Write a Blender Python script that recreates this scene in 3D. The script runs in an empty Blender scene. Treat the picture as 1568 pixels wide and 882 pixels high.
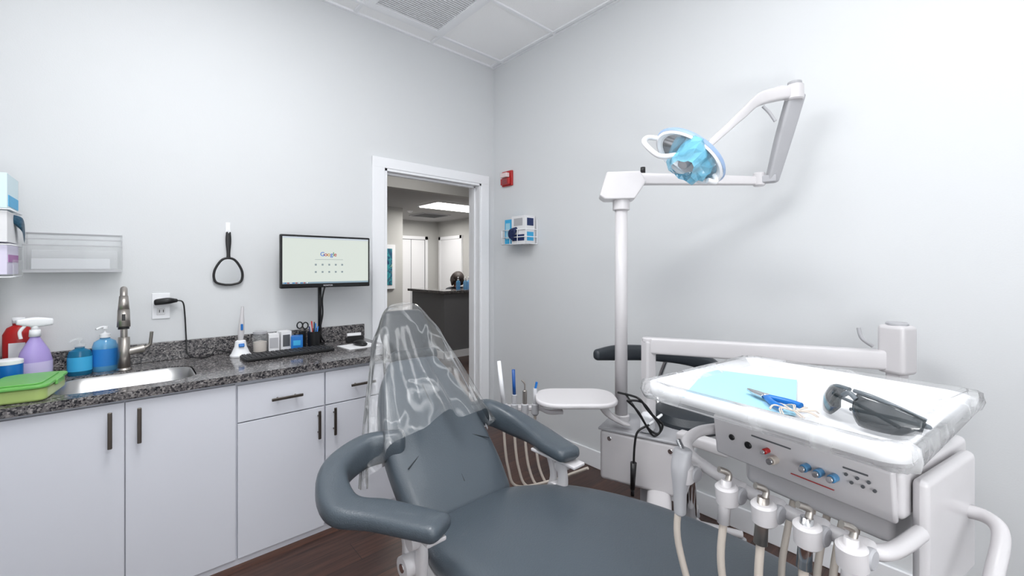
import bpy, math, random
from mathutils import Vector, Matrix, Euler
random.seed(4)
sc=bpy.context.scene
try: sc.view_settings.view_transform='Standard'
except Exception: pass
COL=sc.collection
# ------------------------------------------------------------------ materials
def lin(c):
    r=[]
    for v in c:
        v=v/255.0
        r.append(v/12.92 if v<=0.04045 else ((v+0.055)/1.055)**2.4)
    return (r[0],r[1],r[2],1)
def M(name,c,rough=0.5,metal=0.0,bump=0.0,bscale=60,emit=None,es=0,coat=0.0,trans=0.0,alpha=1.0,var=0.0,ior=None):
    m=bpy.data.materials.new(name);m.use_nodes=True
    nt=m.node_tree;b=nt.nodes['Principled BSDF']
    b.inputs['Base Color'].default_value=lin(c)
    b.inputs['Roughness'].default_value=rough
    b.inputs['Metallic'].default_value=metal
    b.inputs['Coat Weight'].default_value=coat
    b.inputs['Transmission Weight'].default_value=trans
    b.inputs['Alpha'].default_value=alpha
    if ior: b.inputs['IOR'].default_value=ior
    if emit: 
        b.inputs['Emission Color'].default_value=lin(emit);b.inputs['Emission Strength'].default_value=es
    tc=nt.nodes.new('ShaderNodeTexCoord')
    n=nt.nodes.new('ShaderNodeTexNoise');n.inputs['Scale'].default_value=bscale;n.inputs['Detail'].default_value=4
    nt.links.new(tc.outputs['Object'],n.inputs['Vector'])
    if bump>0:
        bp=nt.nodes.new('ShaderNodeBump');bp.inputs['Strength'].default_value=bump;bp.inputs['Distance'].default_value=0.01
        nt.links.new(n.outputs['Fac'],bp.inputs['Height']);nt.links.new(bp.outputs['Normal'],b.inputs['Normal'])
    mr=nt.nodes.new('ShaderNodeMapRange')
    mr.inputs['To Min'].default_value=max(0,rough-0.04-var);mr.inputs['To Max'].default_value=min(1,rough+0.04+var)
    nt.links.new(n.outputs['Fac'],mr.inputs['Value']);nt.links.new(mr.outputs['Result'],b.inputs['Roughness'])
    return m
wallm=M('wall_paint',(216,218,220),0.75,bump=0.04,bscale=180)
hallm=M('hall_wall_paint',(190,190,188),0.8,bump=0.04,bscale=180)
trimm=M('trim_white',(240,241,244),0.4)
cabm=M('cabinet_laminate',(222,224,232),0.32)
whitep=M('white_enamel',(210,207,209),0.3,coat=0.3)
greyp=M('light_grey_plastic',(176,176,180),0.4)
dgrey=M('dark_grey_plastic',(88,90,94),0.45)
black=M('black_plastic',(16,16,18),0.4)
blackg=M('black_gloss',(8,8,10),0.15)
steel=M('brushed_nickel',(180,174,168),0.36,metal=1.0)
dsteel=M('dark_nickel',(110,104,98),0.35,metal=1.0)
chrome=M('chrome',(210,210,212),0.12,metal=1.0)
sinkm=M('sink_steel',(200,200,200),0.3,metal=1.0)
leather=M('slate_vinyl',(70,79,87),0.36,bump=0.12,bscale=220,coat=0.1)
leatherd=M('dark_vinyl',(42,48,54),0.4,bump=0.12,bscale=220)
seam=M('seam_thread',(40,46,52),0.6)
redm=M('red_plastic',(180,30,30),0.35)
bluem=M('blue_plastic',(20,110,190),0.35)
knobb=M('dial_blue',(80,140,185),0.3)
lblue=M('light_blue_paper',(160,208,228),0.7)
cyan=M('cyan_card',(60,170,220),0.5)
navy=M('navy_glove',(20,40,90),0.45)
purple=M('lavender_liquid',(172,154,216),0.35)
greenl=M('green_lid',(120,195,100),0.35,alpha=0.85)
greenb=M('green_box',(190,215,130),0.3,alpha=0.8)
beige=M('hose_beige',(198,188,178),0.45)
paper=M('white_paper',(230,230,232),0.8)
skin=M('skin',(190,140,115),0.55)
hair=M('dark_hair',(35,24,20),0.6,bump=0.5,bscale=90)
shirt=M('black_scrub',(40,42,50),0.8)
counterg=M('reception_grey',(120,121,124),0.6)
ghost=M('clear_acrylic',(240,243,245),0.06,alpha=0.16)
bluegel=M('blue_soap',(20,110,150),0.12,alpha=0.85)
bluegel2=M('blue_gel',(110,185,235),0.1,alpha=0.7)
dark_lens=M('smoke_lens',(18,30,36),0.05,alpha=0.72,coat=1)
lens_clear=M('frame_smoke',(105,112,118),0.15,alpha=0.85)

def granite():
    m=bpy.data.materials.new('granite');m.use_nodes=True;nt=m.node_tree;b=nt.nodes['Principled BSDF']
    tc=nt.nodes.new('ShaderNodeTexCoord')
    v=nt.nodes.new('ShaderNodeTexVoronoi');v.inputs['Scale'].default_value=170
    n=nt.nodes.new('ShaderNodeTexNoise');n.inputs['Scale'].default_value=45;n.inputs['Detail'].default_value=6
    nt.links.new(tc.outputs['Object'],v.inputs['Vector']);nt.links.new(tc.outputs['Object'],n.inputs['Vector'])
    r=nt.nodes.new('ShaderNodeValToRGB');e=r.color_ramp.elements
    e[0].position=0.0;e[0].color=lin((24,24,28))
    e[1].position=1.0;e[1].color=lin((200,197,195))
    for p,c in ((0.3,(36,36,41)),(0.42,(80,78,80)),(0.6,(112,108,108)),(0.75,(150,146,144))):
        x=e.new(p);x.color=lin(c)
    sep=nt.nodes.new('ShaderNodeSeparateColor');nt.links.new(v.outputs['Color'],sep.inputs['Color'])
    mx=nt.nodes.new('ShaderNodeMix');mx.data_type='FLOAT';mx.inputs[0].default_value=0.5
    nt.links.new(sep.outputs['Red'],mx.inputs[2]);nt.links.new(n.outputs['Fac'],mx.inputs[3])
    nt.links.new(mx.outputs[0],r.inputs['Fac']);nt.links.new(r.outputs['Color'],b.inputs['Base Color'])
    b.inputs['Roughness'].default_value=0.12
    return m
granm=granite()
def wood():
    m=bpy.data.materials.new('wood_floor');m.use_nodes=True;nt=m.node_tree;b=nt.nodes['Principled BSDF']
    tc=nt.nodes.new('ShaderNodeTexCoord')
    br=nt.nodes.new('ShaderNodeTexBrick');br.inputs['Scale'].default_value=1.0
    br.inputs['Brick Width'].default_value=1.2;br.inputs['Row Height'].default_value=0.15
    br.inputs['Mortar Size'].default_value=0.0015
    br.inputs['Color1'].default_value=lin((84,56,44));br.inputs['Color2'].default_value=lin((60,41,35));br.inputs['Mortar'].default_value=lin((25,18,15))
    nt.links.new(tc.outputs['Object'],br.inputs['Vector'])
    mp=nt.nodes.new('ShaderNodeMapping');mp.inputs['Scale'].default_value=(1.2,18,1)
    nt.links.new(tc.outputs['Object'],mp.inputs['Vector'])
    n=nt.nodes.new('ShaderNodeTexNoise');n.inputs['Scale'].default_value=3;n.inputs['Detail'].default_value=8;n.inputs['Roughness'].default_value=0.65
    nt.links.new(mp.outputs['Vector'],n.inputs['Vector'])
    r=nt.nodes.new('ShaderNodeValToRGB');r.color_ramp.elements[0].position=0.3;r.color_ramp.elements[0].color=(0.35,0.33,0.33,1)
    r.color_ramp.elements[1].position=0.7;r.color_ramp.elements[1].color=(1.5,1.4,1.35,1)
    nt.links.new(n.outputs['Fac'],r.inputs['Fac'])
    mx=nt.nodes.new('ShaderNodeMix');mx.data_type='RGBA';mx.blend_type='MULTIPLY';mx.inputs[0].default_value=1
    nt.links.new(br.outputs['Color'],mx.inputs[6]);nt.links.new(r.outputs['Color'],mx.inputs[7])
    nt.links.new(mx.outputs[2],b.inputs['Base Color']);b.inputs['Roughness'].default_value=0.35
    return m
woodm=wood()
def film(name,tint,base,amp,scale=7,thin=0.05,rough=0.12,bumpk=.35,ior=1.3,grough=.1):
    """thin wrinkled plastic: mostly transparent, creases (narrow bands of a distorted noise) catch light"""
    m=bpy.data.materials.new(name);m.use_nodes=True;nt=m.node_tree
    for n in list(nt.nodes): nt.nodes.remove(n)
    o=nt.nodes.new('ShaderNodeOutputMaterial')
    tr=nt.nodes.new('ShaderNodeBsdfTransparent')
    b=nt.nodes.new('ShaderNodeBsdfPrincipled');b.inputs['Base Color'].default_value=lin(tint);b.inputs['Roughness'].default_value=rough
    tc=nt.nodes.new('ShaderNodeTexCoord')
    mp=nt.nodes.new('ShaderNodeMapping');mp.inputs['Scale'].default_value=(1,.6,.45);nt.links.new(tc.outputs['Object'],mp.inputs['Vector'])
    n=nt.nodes.new('ShaderNodeTexNoise');n.inputs['Scale'].default_value=scale;n.inputs['Detail'].default_value=2;n.inputs['Distortion'].default_value=.8
    nt.links.new(mp.outputs['Vector'],n.inputs['Vector'])
    s=nt.nodes.new('ShaderNodeMath');s.operation='SUBTRACT';s.inputs[1].default_value=0.5;nt.links.new(n.outputs['Fac'],s.inputs[0])
    ab=nt.nodes.new('ShaderNodeMath');ab.operation='ABSOLUTE';nt.links.new(s.outputs[0],ab.inputs[0])
    mr=nt.nodes.new('ShaderNodeMapRange');mr.inputs['From Min'].default_value=0;mr.inputs['From Max'].default_value=thin
    mr.inputs['To Min'].default_value=amp;mr.inputs['To Max'].default_value=base
    nt.links.new(ab.outputs[0],mr.inputs['Value'])
    bp=nt.nodes.new('ShaderNodeBump');bp.inputs['Strength'].default_value=bumpk;bp.inputs['Distance'].default_value=0.02
    nt.links.new(n.outputs['Fac'],bp.inputs['Height']);nt.links.new(bp.outputs['Normal'],b.inputs['Normal'])
    gl=nt.nodes.new('ShaderNodeBsdfGlossy');gl.inputs['Roughness'].default_value=grough;nt.links.new(bp.outputs['Normal'],gl.inputs['Normal'])
    fr=nt.nodes.new('ShaderNodeFresnel');fr.inputs['IOR'].default_value=ior
    m0=nt.nodes.new('ShaderNodeMixShader');nt.links.new(fr.outputs[0],m0.inputs[0]);nt.links.new(tr.outputs[0],m0.inputs[1]);nt.links.new(gl.outputs[0],m0.inputs[2])
    mx=nt.nodes.new('ShaderNodeMixShader')
    nt.links.new(mr.outputs['Result'],mx.inputs[0]);nt.links.new(m0.outputs[0],mx.inputs[1]);nt.links.new(b.outputs[0],mx.inputs[2])
    nt.links.new(mx.outputs[0],o.inputs['Surface'])
    return m
filmm=film('clear_film',(240,242,243),0.075,0.24,8,.035,bumpk=.45,ior=1.22,grough=.15)
filmt=film('tray_film',(240,241,243),0.16,0.36,10,.08,bumpk=.35,ior=1.15,grough=.25,rough=.3)
filmb=film('blue_film',(130,210,242),0.55,0.85,10,.12)
tilem=M('ceiling_tile_face',(248,248,249),0.9,bump=0.25,bscale=160)
def painting():
    m=bpy.data.materials.new('abstract_art');m.use_nodes=True;nt=m.node_tree;b=nt.nodes['Principled BSDF']
    tc=nt.nodes.new('ShaderNodeTexCoord');n=nt.nodes.new('ShaderNodeTexNoise');n.inputs['Scale'].default_value=3.5;n.inputs['Distortion'].default_value=2.5
    r=nt.nodes.new('ShaderNodeValToRGB');e=r.color_ramp.elements
    e[0].position=0.3;e[0].color=lin((15,40,90));e[1].position=0.75;e[1].color=lin((230,225,200))
    for p,c in ((0.42,(20,90,120)),(0.5,(60,160,165)),(0.58,(20,60,110)),(0.66,(120,170,150))):
        x=e.new(p);x.color=lin(c)
    nt.links.new(tc.outputs['Object'],n.inputs['Vector']);nt.links.new(n.outputs['Fac'],r.inputs['Fac']);nt.links.new(r.outputs['Color'],b.inputs['Base Color'])
    return m
artm=painting()
# ------------------------------------------------------------------ helpers
G=[None]
def group(name,loc=(0,0,0),rz=0):
    e=bpy.data.objects.new(name,None);e.empty_display_size=0.05
    COL.objects.link(e);e.location=loc;e.rotation_euler=(0,0,math.radians(rz));G[0]=e;return e
def nogroup(): G[0]=None
def link(o,mat=None,smooth=False):
    COL.objects.link(o)
    if G[0]: o.parent=G[0]
    if mat is not None: o.data.materials.append(mat)
    if smooth and o.type=='MESH':
        for p in o.data.polygons: p.use_smooth=True
    return o
def meshobj(name,vs,fs,mat,smooth=False):
    me=bpy.data.meshes.new(name);me.from_pydata([tuple(v) for v in vs],[],fs);me.update()
    return link(bpy.data.objects.new(name,me),mat,smooth)
def box(name,c,s,mat,bev=0.0,rot=None,seg=3):
    x,y,z=s[0]/2,s[1]/2,s[2]/2
    vs=[(-x,-y,-z),(x,-y,-z),(x,y,-z),(-x,y,-z),(-x,-y,z),(x,-y,z),(x,y,z),(-x,y,z)]
    fs=[(0,3,2,1),(4,5,6,7),(0,1,5,4),(1,2,6,5),(2,3,7,6),(3,0,4,7)]
    o=meshobj(name,vs,fs,mat);o.location=c
    if rot: o.rotation_euler=tuple(math.radians(r) for r in rot)
    if bev>0:
        b=o.modifiers.new('b','BEVEL');b.width=bev;b.segments=seg;b.limit_method='ANGLE'
        for p in o.data.polygons: p.use_smooth=True
        w=o.modifiers.new('w','WEIGHTED_NORMAL')
    return o
def bx(name,x0,x1,y0,y1,z0,z1,mat,bev=0):
    return box(name,((x0+x1)/2,(y0+y1)/2,(z0+z1)/2),(abs(x1-x0),abs(y1-y0),abs(z1-z0)),mat,bev)
def cyl(name,p1,p2,r1,mat,r2=None,n=28,bev=0.0):
    if r2 is None:r2=r1
    p1=Vector(p1);p2=Vector(p2);d=p2-p1;L=d.length;q=d.to_track_quat('Z','Y')
    prof=[(0,0),(r1-bev,0),(r1,bev),(r2,L-bev),(r2-bev,L),(0,L)] if bev>0 else None
    if bev>0:
        o=lathe(name,[(r,z) for r,z in prof],(0,0,0),mat,n)
    else:
        vs=[];fs=[]
        for i in range(n):
            a=2*math.pi*i/n;vs.append((r1*math.cos(a),r1*math.sin(a),0))
        for i in range(n):
            a=2*math.pi*i/n;vs.append((r2*math.cos(a),r2*math.sin(a),L))
        fs=[(i,(i+1)%n,n+(i+1)%n,n+i) for i in range(n)]
        fs.append(tuple(reversed(range(n))));fs.append(tuple(range(n,2*n)))
        o=meshobj(name,vs,fs,mat)
        for p in o.data.polygons:
            if len(p.vertices)==4: p.use_smooth=True
    o.rotation_mode='QUATERNION';o.rotation_quaternion=q;o.location=p1
    return o
def lathe(name,prof,loc,mat,n=32,sx=1,sy=1,rot=None):
    vs=[];fs=[];idx=[]
    for r,z in prof:
        if r<=1e-6: idx.append([len(vs)]);vs.append((0,0,z))
        else:
            idx.append(list(range(len(vs),len(vs)+n)))
            for i in range(n):
                a=2*math.pi*i/n;vs.append((r*sx*math.cos(a),r*sy*math.sin(a),z))
    for a,b in zip(idx[:-1],idx[1:]):
        for i in range(n):
            j=(i+1)%n
            if len(a)==1 and len(b)==1: continue
            if len(a)==1: fs.append((a[0],b[j],b[i]))
            elif len(b)==1: fs.append((a[i],a[j],b[0]))
            else: fs.append((a[i],a[j],b[j],b[i]))
    o=meshobj(name,vs,fs,mat,True);o.location=loc
    if rot: o.rotation_euler=tuple(math.radians(r) for r in rot)
    try: o.data.set_sharp_from_angle(angle=math.radians(40))
    except Exception: pass
    return o
def crom(pts,k=8,closed=False):
    P=[Vector(p) for p in pts];n=len(P);out=[]
    rng=range(n if closed else n-1)
    for i in rng:
        if closed: p0,p1,p2,p3=P[(i-1)%n],P[i],P[(i+1)%n],P[(i+2)%n]
        else: p0,p1,p2,p3=P[max(i-1,0)],P[i],P[i+1],P[min(i+2,n-1)]
        for j in range(k):
            t=j/k
            out.append(0.5*((2*p1)+(-p0+p2)*t+(2*p0-5*p1+4*p2-p3)*t*t+(-p0+3*p1-3*p2+p3)*t**3))
    if not closed: out.append(P[-1])
    return out
def tube(name,pts,r,mat,k=8,closed=False,straight=False):
    q=[Vector(p) for p in pts] if straight else crom(pts,k,closed)
    cu=bpy.data.curves.new(name,'CURVE');cu.dimensions='3D';sp=cu.splines.new('POLY');sp.points.add(len(q)-1)
    for i,p in enumerate(q): sp.points[i].co=(p.x,p.y,p.z,1)
    sp.use_cyclic_u=closed;cu.bevel_depth=r;cu.bevel_resolution=3;cu.use_fill_caps=True
    return link(bpy.data.objects.new(name,cu),mat)
def loft(name,secs,mat,n=28,p=3.0,cap=0.02,k=5,smoothspine=True,pit=None):
    S=[(Vector(c),Vector(r).normalized(),Vector(u).normalized(),w,hh) for c,r,u,w,hh in secs]
    if smoothspine and len(S)>2:
        cs=crom([s[0] for s in S],k);rs=crom([s[1] for s in S],k);us=crom([s[2] for s in S],k)
        ws=crom([(s[3],s[4],0) for s in S],k)
        S=[(c,r.normalized(),u.normalized(),w.x,w.y) for c,r,u,w in zip(cs,rs,us,ws)]
    def capr(s,t,sgn):
        out=[]
        for a in (80,62,45,28,12):
            A=math.radians(a);sc_=math.cos(A);off=math.sin(A)
            m=cap
            w=max(s[3]-m*(1-sc_),1e-4);hh=max(s[4]-min(m,s[4]*0.95)*(1-sc_),1e-4)
            out.append((s[0]+t*sgn*(off*m),s[1],s[2],w,hh))
        return out
    if cap>0:
        t0=(S[1][0]-S[0][0]).normalized();t1=(S[-1][0]-S[-2][0]).normalized()
        a=capr(S[0],t0,-1);b=capr(S[-1],t1,1)
        S=a+S+list(reversed(b))
    vs=[];fs=[]
    for c,r,u,w,hh in S:
        for i in range(n):
            A=2*math.pi*i/n;ca,sa=math.cos(A),math.sin(A)
            x=math.copysign(abs(ca)**(2/p),ca)*w;y=math.copysign(abs(sa)**(2/p),sa)*hh
            vs.append(c+r*x+u*y)
    for a in range(len(S)-1):
        for i in range(n):
            j=(i+1)%n;fs.append((a*n+i,a*n+j,(a+1)*n+j,(a+1)*n+i))
    fs.append(tuple(reversed(range(n))));fs.append(tuple(range((len(S)-1)*n,len(S)*n)))
    return meshobj(name,vs,fs,mat,True)
def slab(name,outline,z0,z1,mat,bev=0.01,seg=4):
    n=len(outline);vs=[(x,y,z0) for x,y in outline]+[(x,y,z1) for x,y in outline]
    fs=[tuple(reversed(range(n))),tuple(range(n,2*n))]+[(i,(i+1)%n,n+(i+1)%n,n+i) for i in range(n)]
    o=meshobj(name,vs,fs,mat)
    if bev>0:
        b=o.modifiers.new('b','BEVEL');b.width=bev;b.segments=seg;b.limit_method='ANGLE';b.angle_limit=math.radians(50)
        for p in o.data.polygons:p.use_smooth=True
        o.modifiers.new('w','WEIGHTED_NORMAL')
    return o
def rrect(cx,cy,hx,hy,r,n=6):
    o=[]
    for qx,qy,a0 in ((1,1,0),(-1,1,90),(-1,-1,180),(1,-1,270)):
        for i in range(n+1):
            a=math.radians(a0+90*i/n);o.append((cx+qx*(hx-r)+r*math.cos(a),cy+qy*(hy-r)+r*math.sin(a)))
    return o
X,Y,Z=Vector((1,0,0)),Vector((0,1,0)),Vector((0,0,1))
# ------------------------------------------------------------------ room shell
XL,XR,YB,YF,ZC=-0.44,2.43,-1.7,2.957,3.185
DX0,DX1,DZ=1.39,2.28,2.125
WT=0.125
nogroup()
bx('floor',XL-0.1,8.2,YB-0.1,10.0,-0.1,0,woodm)
def wall_with_hole(name,x0,x1,y0,y1,z1,hx0,hx1,hz,mat):
    vs=[];fs=[]
    def add(a0,a1,c0,c1):
        b=len(vs)
        vs.extend([(a0,y0,c0),(a1,y0,c0),(a1,y1,c0),(a0,y1,c0),(a0,y0,c1),(a1,y0,c1),(a1,y1,c1),(a0,y1,c1)])
        fs.extend([tuple(b+i for i in f) for f in [(0,3,2,1),(4,5,6,7),(0,1,5,4),(1,2,6,5),(2,3,7,6),(3,0,4,7)]])
    add(x0,hx0,0,z1);add(hx1,x1,0,z1);add(hx0,hx1,hz,z1)
    return meshobj(name,vs,fs,mat)
wall_with_hole('wall_back',XL-0.1,8.2,YF,YF+WT,ZC+0.1,DX0,DX1,DZ,wallm)
bx('wall_right',XR,XR+0.12,YB-0.1,YF,0,ZC+0.1,wallm)
bx('wall_left',XL-0.1,XL,YB-0.1,YF,0,ZC+0.1,wallm)
bx('wall_front',XL,XR,YB-0.1,YB,0,ZC+0.1,wallm)
bx('ceiling',XL,XR,YB,YF,ZC,ZC+0.1,tilem)
group('ceiling_grid')
gx=[1.78-0.61*i for i in range(0,4)]; gx=[2.39]+gx
gy=[2.81-0.61*i for i in range(0,8)]
for i,x in enumerate(gx):
    if XL<x<XR: bx('tee_x%d'%i,x-0.012,x+0.012,YB,YF,ZC-0.012,ZC-.0005,trimm)
for i,y in enumerate(gy):
    if y>YB: bx('tee_y%d'%i,XL,XR,y-0.012,y+0.012,ZC-0.0135,ZC-.001,trimm)
bx('angle_back',XL,XR,YF-0.02,YF,ZC-0.015,ZC,trimm);bx('angle_right',XR-0.02,XR,YB,YF,ZC-0.0155,ZC,trimm);bx('angle_left',XL,XL+0.02,YB,YF,ZC-0.0155,ZC,trimm)
group('air_vent')
vx0,vx1,vy0,vy1=1.182,1.768,2.212,2.798
bx('rim_a',vx0,vx1,vy0,vy0+0.05,ZC-0.018,ZC-.002,trimm);bx('rim_b',vx0,vx1,vy1-0.05,vy1,ZC-0.018,ZC-.002,trimm)
bx('rim_c',vx0,vx0+0.05,vy0+.05,vy1-.05,ZC-0.018,ZC-.002,trimm);bx('rim_d',vx1-0.05,vx1,vy0+.05,vy1-.05,ZC-0.018,ZC-.002,trimm)
bx('duct_face',vx0+.05,vx1-.05,vy0+.05,vy1-.05,ZC-0.004,ZC-0.001,M('vent_backing',(228,229,231),0.8))  # plain pale backing plate above the louvers
for i in range(24):
    y=vy0+0.06+i*0.0202
    box('louver_%d'%i,((vx0+vx1)/2,y,ZC-0.0105),(vx1-vx0-0.1,0.011,0.0025),trimm,rot=(18,0,0))
group('door_frame')
for nm,a,b in (('trim_l',DX0-0.095,DX0),('trim_r',DX1,DX1+0.085)):
    bx(nm,a,b,YF-0.02,YF,0,DZ+0.075,trimm,0.004)
bx('trim_top',DX0-0.095,DX1+0.085,YF-0.021,YF,DZ,DZ+0.075,trimm,0.004)
bx('jamb_l',DX0,DX0+0.018,YF-0.015,YF+WT+0.015,0,DZ,trimm);bx('jamb_r',DX1-0.018,DX1,YF-0.015,YF+WT+0.015,0,DZ,trimm)
bx('jamb_top',DX0,DX1,YF-0.015,YF+WT+0.015,DZ-0.018,DZ,trimm)
bx('stop_r',DX1-0.03,DX1-0.018,YF+0.05,YF+0.085,0,DZ-.018,trimm);bx('stop_l',DX0+0.018,DX0+0.03,YF+0.05,YF+0.085,0,DZ-.018,trimm)
bx('stop_top',DX0+.018,DX1-.018,YF+0.05,YF+0.085,DZ-0.03,DZ-0.018,trimm)
bx('casing_hall_l',DX0-0.09,DX0,YF+WT,YF+WT+0.02,0,DZ+0.075,trimm);bx('casing_hall_r',DX1,DX1+0.09,YF+WT,YF+WT+0.02,0,DZ+0.075,trimm)
nogroup()
bx('baseboard_right',XR-0.015,XR,YB,YF,0,0.12,trimm,0.004)
bx('baseboard_back',DX1+0.085,XR-0.015,YF-0.015,YF,0,0.12,trimm)
bx('baseboard_front',XL,XR-.015,YB,YB+0.015,0,0.12,trimm,0.004)
# ------------------------------------------------------------------ hall
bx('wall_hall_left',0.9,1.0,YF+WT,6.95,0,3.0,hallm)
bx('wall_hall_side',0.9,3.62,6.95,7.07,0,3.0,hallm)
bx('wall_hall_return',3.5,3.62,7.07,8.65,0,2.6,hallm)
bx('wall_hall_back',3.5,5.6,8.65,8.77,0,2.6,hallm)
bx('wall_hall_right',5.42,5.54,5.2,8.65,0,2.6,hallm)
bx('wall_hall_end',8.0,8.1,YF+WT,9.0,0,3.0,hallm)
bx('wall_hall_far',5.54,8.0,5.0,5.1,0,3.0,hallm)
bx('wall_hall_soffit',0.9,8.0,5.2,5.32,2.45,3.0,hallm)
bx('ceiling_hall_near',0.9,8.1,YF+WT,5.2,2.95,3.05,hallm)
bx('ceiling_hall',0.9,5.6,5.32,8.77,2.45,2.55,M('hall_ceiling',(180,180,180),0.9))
group('ceiling_light_panel');bx('diffuser',3.7,4.9,5.9,6.5,2.425,2.44,M('troffer_glow',(255,255,255),0.5,emit=(255,252,245),es=6))
bx('frame',3.67,4.93,5.87,6.53,2.44,2.449,trimm)
group('air_vent');bx('frame',4.2,4.8,7.2,7.8,2.435,2.449,greyp)
for i in range(12): bx('slat_%d'%i,4.23,4.77,7.24+i*.045,7.26+i*.045,2.43,2.436,dgrey)
group('smoke_detector');lathe('dome',[(0,-.03),(.03,-.03),(.05,-.01),(.055,0)],(3.9,7.2,2.449),trimm)
group('door_1');bx('panel',4.35,5.05,8.62,8.648,0.01,2.03,trimm);bx('split',4.69,4.70,8.617,8.621,0.02,2.02,dgrey)
bx('casing_a',4.28,4.35,8.61,8.648,0,2.1,trimm);bx('casing_b',5.05,5.12,8.61,8.648,0,2.1,trimm);bx('casing_c',4.28,5.12,8.61,8.648,2.03,2.1,trimm)
bx('gap_a',4.35,4.36,8.612,8.619,0,2.03,dgrey);bx('gap_b',5.04,5.05,8.612,8.619,0,2.03,dgrey);bx('gap_t',4.35,5.05,8.612,8.619,2.02,2.03,dgrey)
cyl('knob',(4.42,8.62,1.0),(4.42,8.57,1.0),0.025,dsteel)
group('door_2');bx('panel',5.395,5.418,7.72,8.5,0.01,2.03,trimm)
bx('casing_a',5.38,5.418,7.65,7.72,0,2.1,trimm);bx('casing_b',5.38,5.418,8.5,8.57,0,2.1,trimm);bx('casing_c',5.38,5.418,7.65,8.57,2.03,2.1,trimm)
cyl('knob',(5.395,7.8,1.0),(5.35,7.8,1.0),0.025,dsteel)
group('framed_painting');bx('frame',3.02,3.46,6.915,6.948,1.02,1.79,trimm,.004);bx('canvas',3.08,3.40,6.908,6.916,1.09,1.72,artm)
group('reception_counter')
RX=5.40
bx('front_panel',3.56,RX,5.51,5.63,0,1.0,counterg);bx('side_panel',3.56,3.68,5.63,6.5,0,1.0,counterg)
bx('top_front',3.50,RX,5.45,5.85,1.0,1.04,granm,.005);bx('top_side',3.50,3.80,5.85,6.55,1.0,1.04,granm,.005)
bx('work_surface',3.7,RX,5.64,6.0,.70,.73,greyp);bx('base_f',3.545,RX,5.495,5.51,0,.11,trimm);bx('base_s',3.545,3.56,5.495,6.5,0,.11,trimm)
def pump_bottle(x,y,z,r,hh,mat,capm,label=None,oval=1.0):
    group('pump_bottle')
    lathe('body',[(0,0),(r*.92,0),(r,r*.1),(r,hh*.55),(r*.85,hh*.66),(r*.4,hh*.72),(r*.4,hh*.76)],(x,y,z),mat,28,1,oval)
    lathe('collar',[(r*.45,hh*.75),(r*.45,hh*.83),(r*.2,hh*.84),(.004,hh*.86),(.004,hh*.94)],(x,y,z),capm)
    tube('nozzle',[(x,y,z+hh*.93),(x,y,z+hh*.98),(x-.012,y-.012,z+hh*.985),(x-.03,y-.03,z+hh*.95)],.005,capm)
    lathe('plunger',[(0,hh),(.011,hh*.995),(.012,hh*.94),(0,hh*.93)],(x,y,z),capm)
    if label is not None:
        lathe('label',[(r*1.01,hh*.12),(r*1.012,hh*.5)],(x,y,z),label,28,1,oval)
for (x,y) in ((4.02,5.6),(4.12,5.65),(3.92,5.66)): pump_bottle(x,y,1.041,.035,.2,bluegel2,trimm)
# ------------------------------------------------------------------ receptionist (seated behind the desk, head bowed)
def skinfig(name,V,E,R,mat,root=0):
    me=bpy.data.meshes.new(name);me.from_pydata(V,E,[]);me.update()
    o=link(bpy.data.objects.new(name,me),mat)
    s=o.modifiers.new('skin','SKIN');s.use_smooth_shade=True
    for i,r in enumerate(R):
        d=me.skin_vertices[0].data[i];d.radius=(r,r) if not isinstance(r,tuple) else r
        d.use_root=(i==root)
    ss=o.modifiers.new('sub','SUBSURF');ss.levels=2;ss.render_levels=2
    return o
px_,py_=4.45,6.50
rc=group('seated_receptionist',(px_,py_,0),-10)
skinfig('clothes',[(0,0,.52),(0,0,.68),(0,-.01,.85),(0,-.01,.98),(0,-.01,1.05),
 (.17,-.01,.99),(.21,-.04,.76),(-.17,-.01,.99),(-.21,-.04,.76),
 (.10,-.03,.52),(.12,-.42,.5),(.12,-.42,.12),(-.10,-.03,.52),(-.12,-.42,.5),(-.12,-.42,.12)],
 [(0,1),(1,2),(2,3),(3,4),(3,5),(5,6),(3,7),(7,8),(0,9),(9,10),(10,11),(0,12),(12,13),(13,14)],
 [(.15,.11),(.13,.1),(.14,.1),(.12,.09),(.06,.06),(.065,.065),(.05,.05),(.065,.065),(.05,.05),(.09,.09),(.065,.065),(.05,.05),(.09,.09),(.065,.065),(.05,.05)],shirt)
for s in (1,-1):
    V=[(s*.21,-.05,.775),(s*.19,-.2,.765),(s*.15,-.3,.775),(s*.145,-.35,.775)];E=[(0,1),(1,2),(2,3)];R=[.045,.035,.026,(.035,.016)]
    skinfig('arm_hand_%d'%s,V,E,R,skin)
    for k in range(4):
        fx=s*.145+(k-1.5)*.018;L_=[.07,.08,.075,.06][k]
        skinfig('finger_%d_%d'%(s,k),[(fx,-.355,.778),(fx,-.355-L_*.5,.782),(fx,-.355-L_,.765)],[(0,1),(1,2)],[.009,.008,.007],skin)
    skinfig('thumb_%d'%s,[(s*.12,-.32,.775),(s*.10,-.35,.775),(s*.095,-.375,.768)],[(0,1),(1,2)],[.011,.009,.008],skin)
    box('shoe_%d'%s,(s*.12,-.46,.035),(.085,.24,.07),black,.02)
cyl('neck',(0,-.01,1.03),(0,-.03,1.13),.05,skin,.045)
hd=bpy.data.objects.new('head_pivot',None);COL.objects.link(hd);hd.parent=rc;hd.location=(0,-.03,1.12);hd.rotation_euler=(math.radians(48),0,math.radians(-8))
G[0]=hd
lathe('head',[(0,-.115),(.035,-.11),(.058,-.075),(.07,-.02),(.075,.03),(.07,.075),(.045,.108),(0,.118)],(0,-.02,.10),skin,28,1,1.18)
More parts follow.
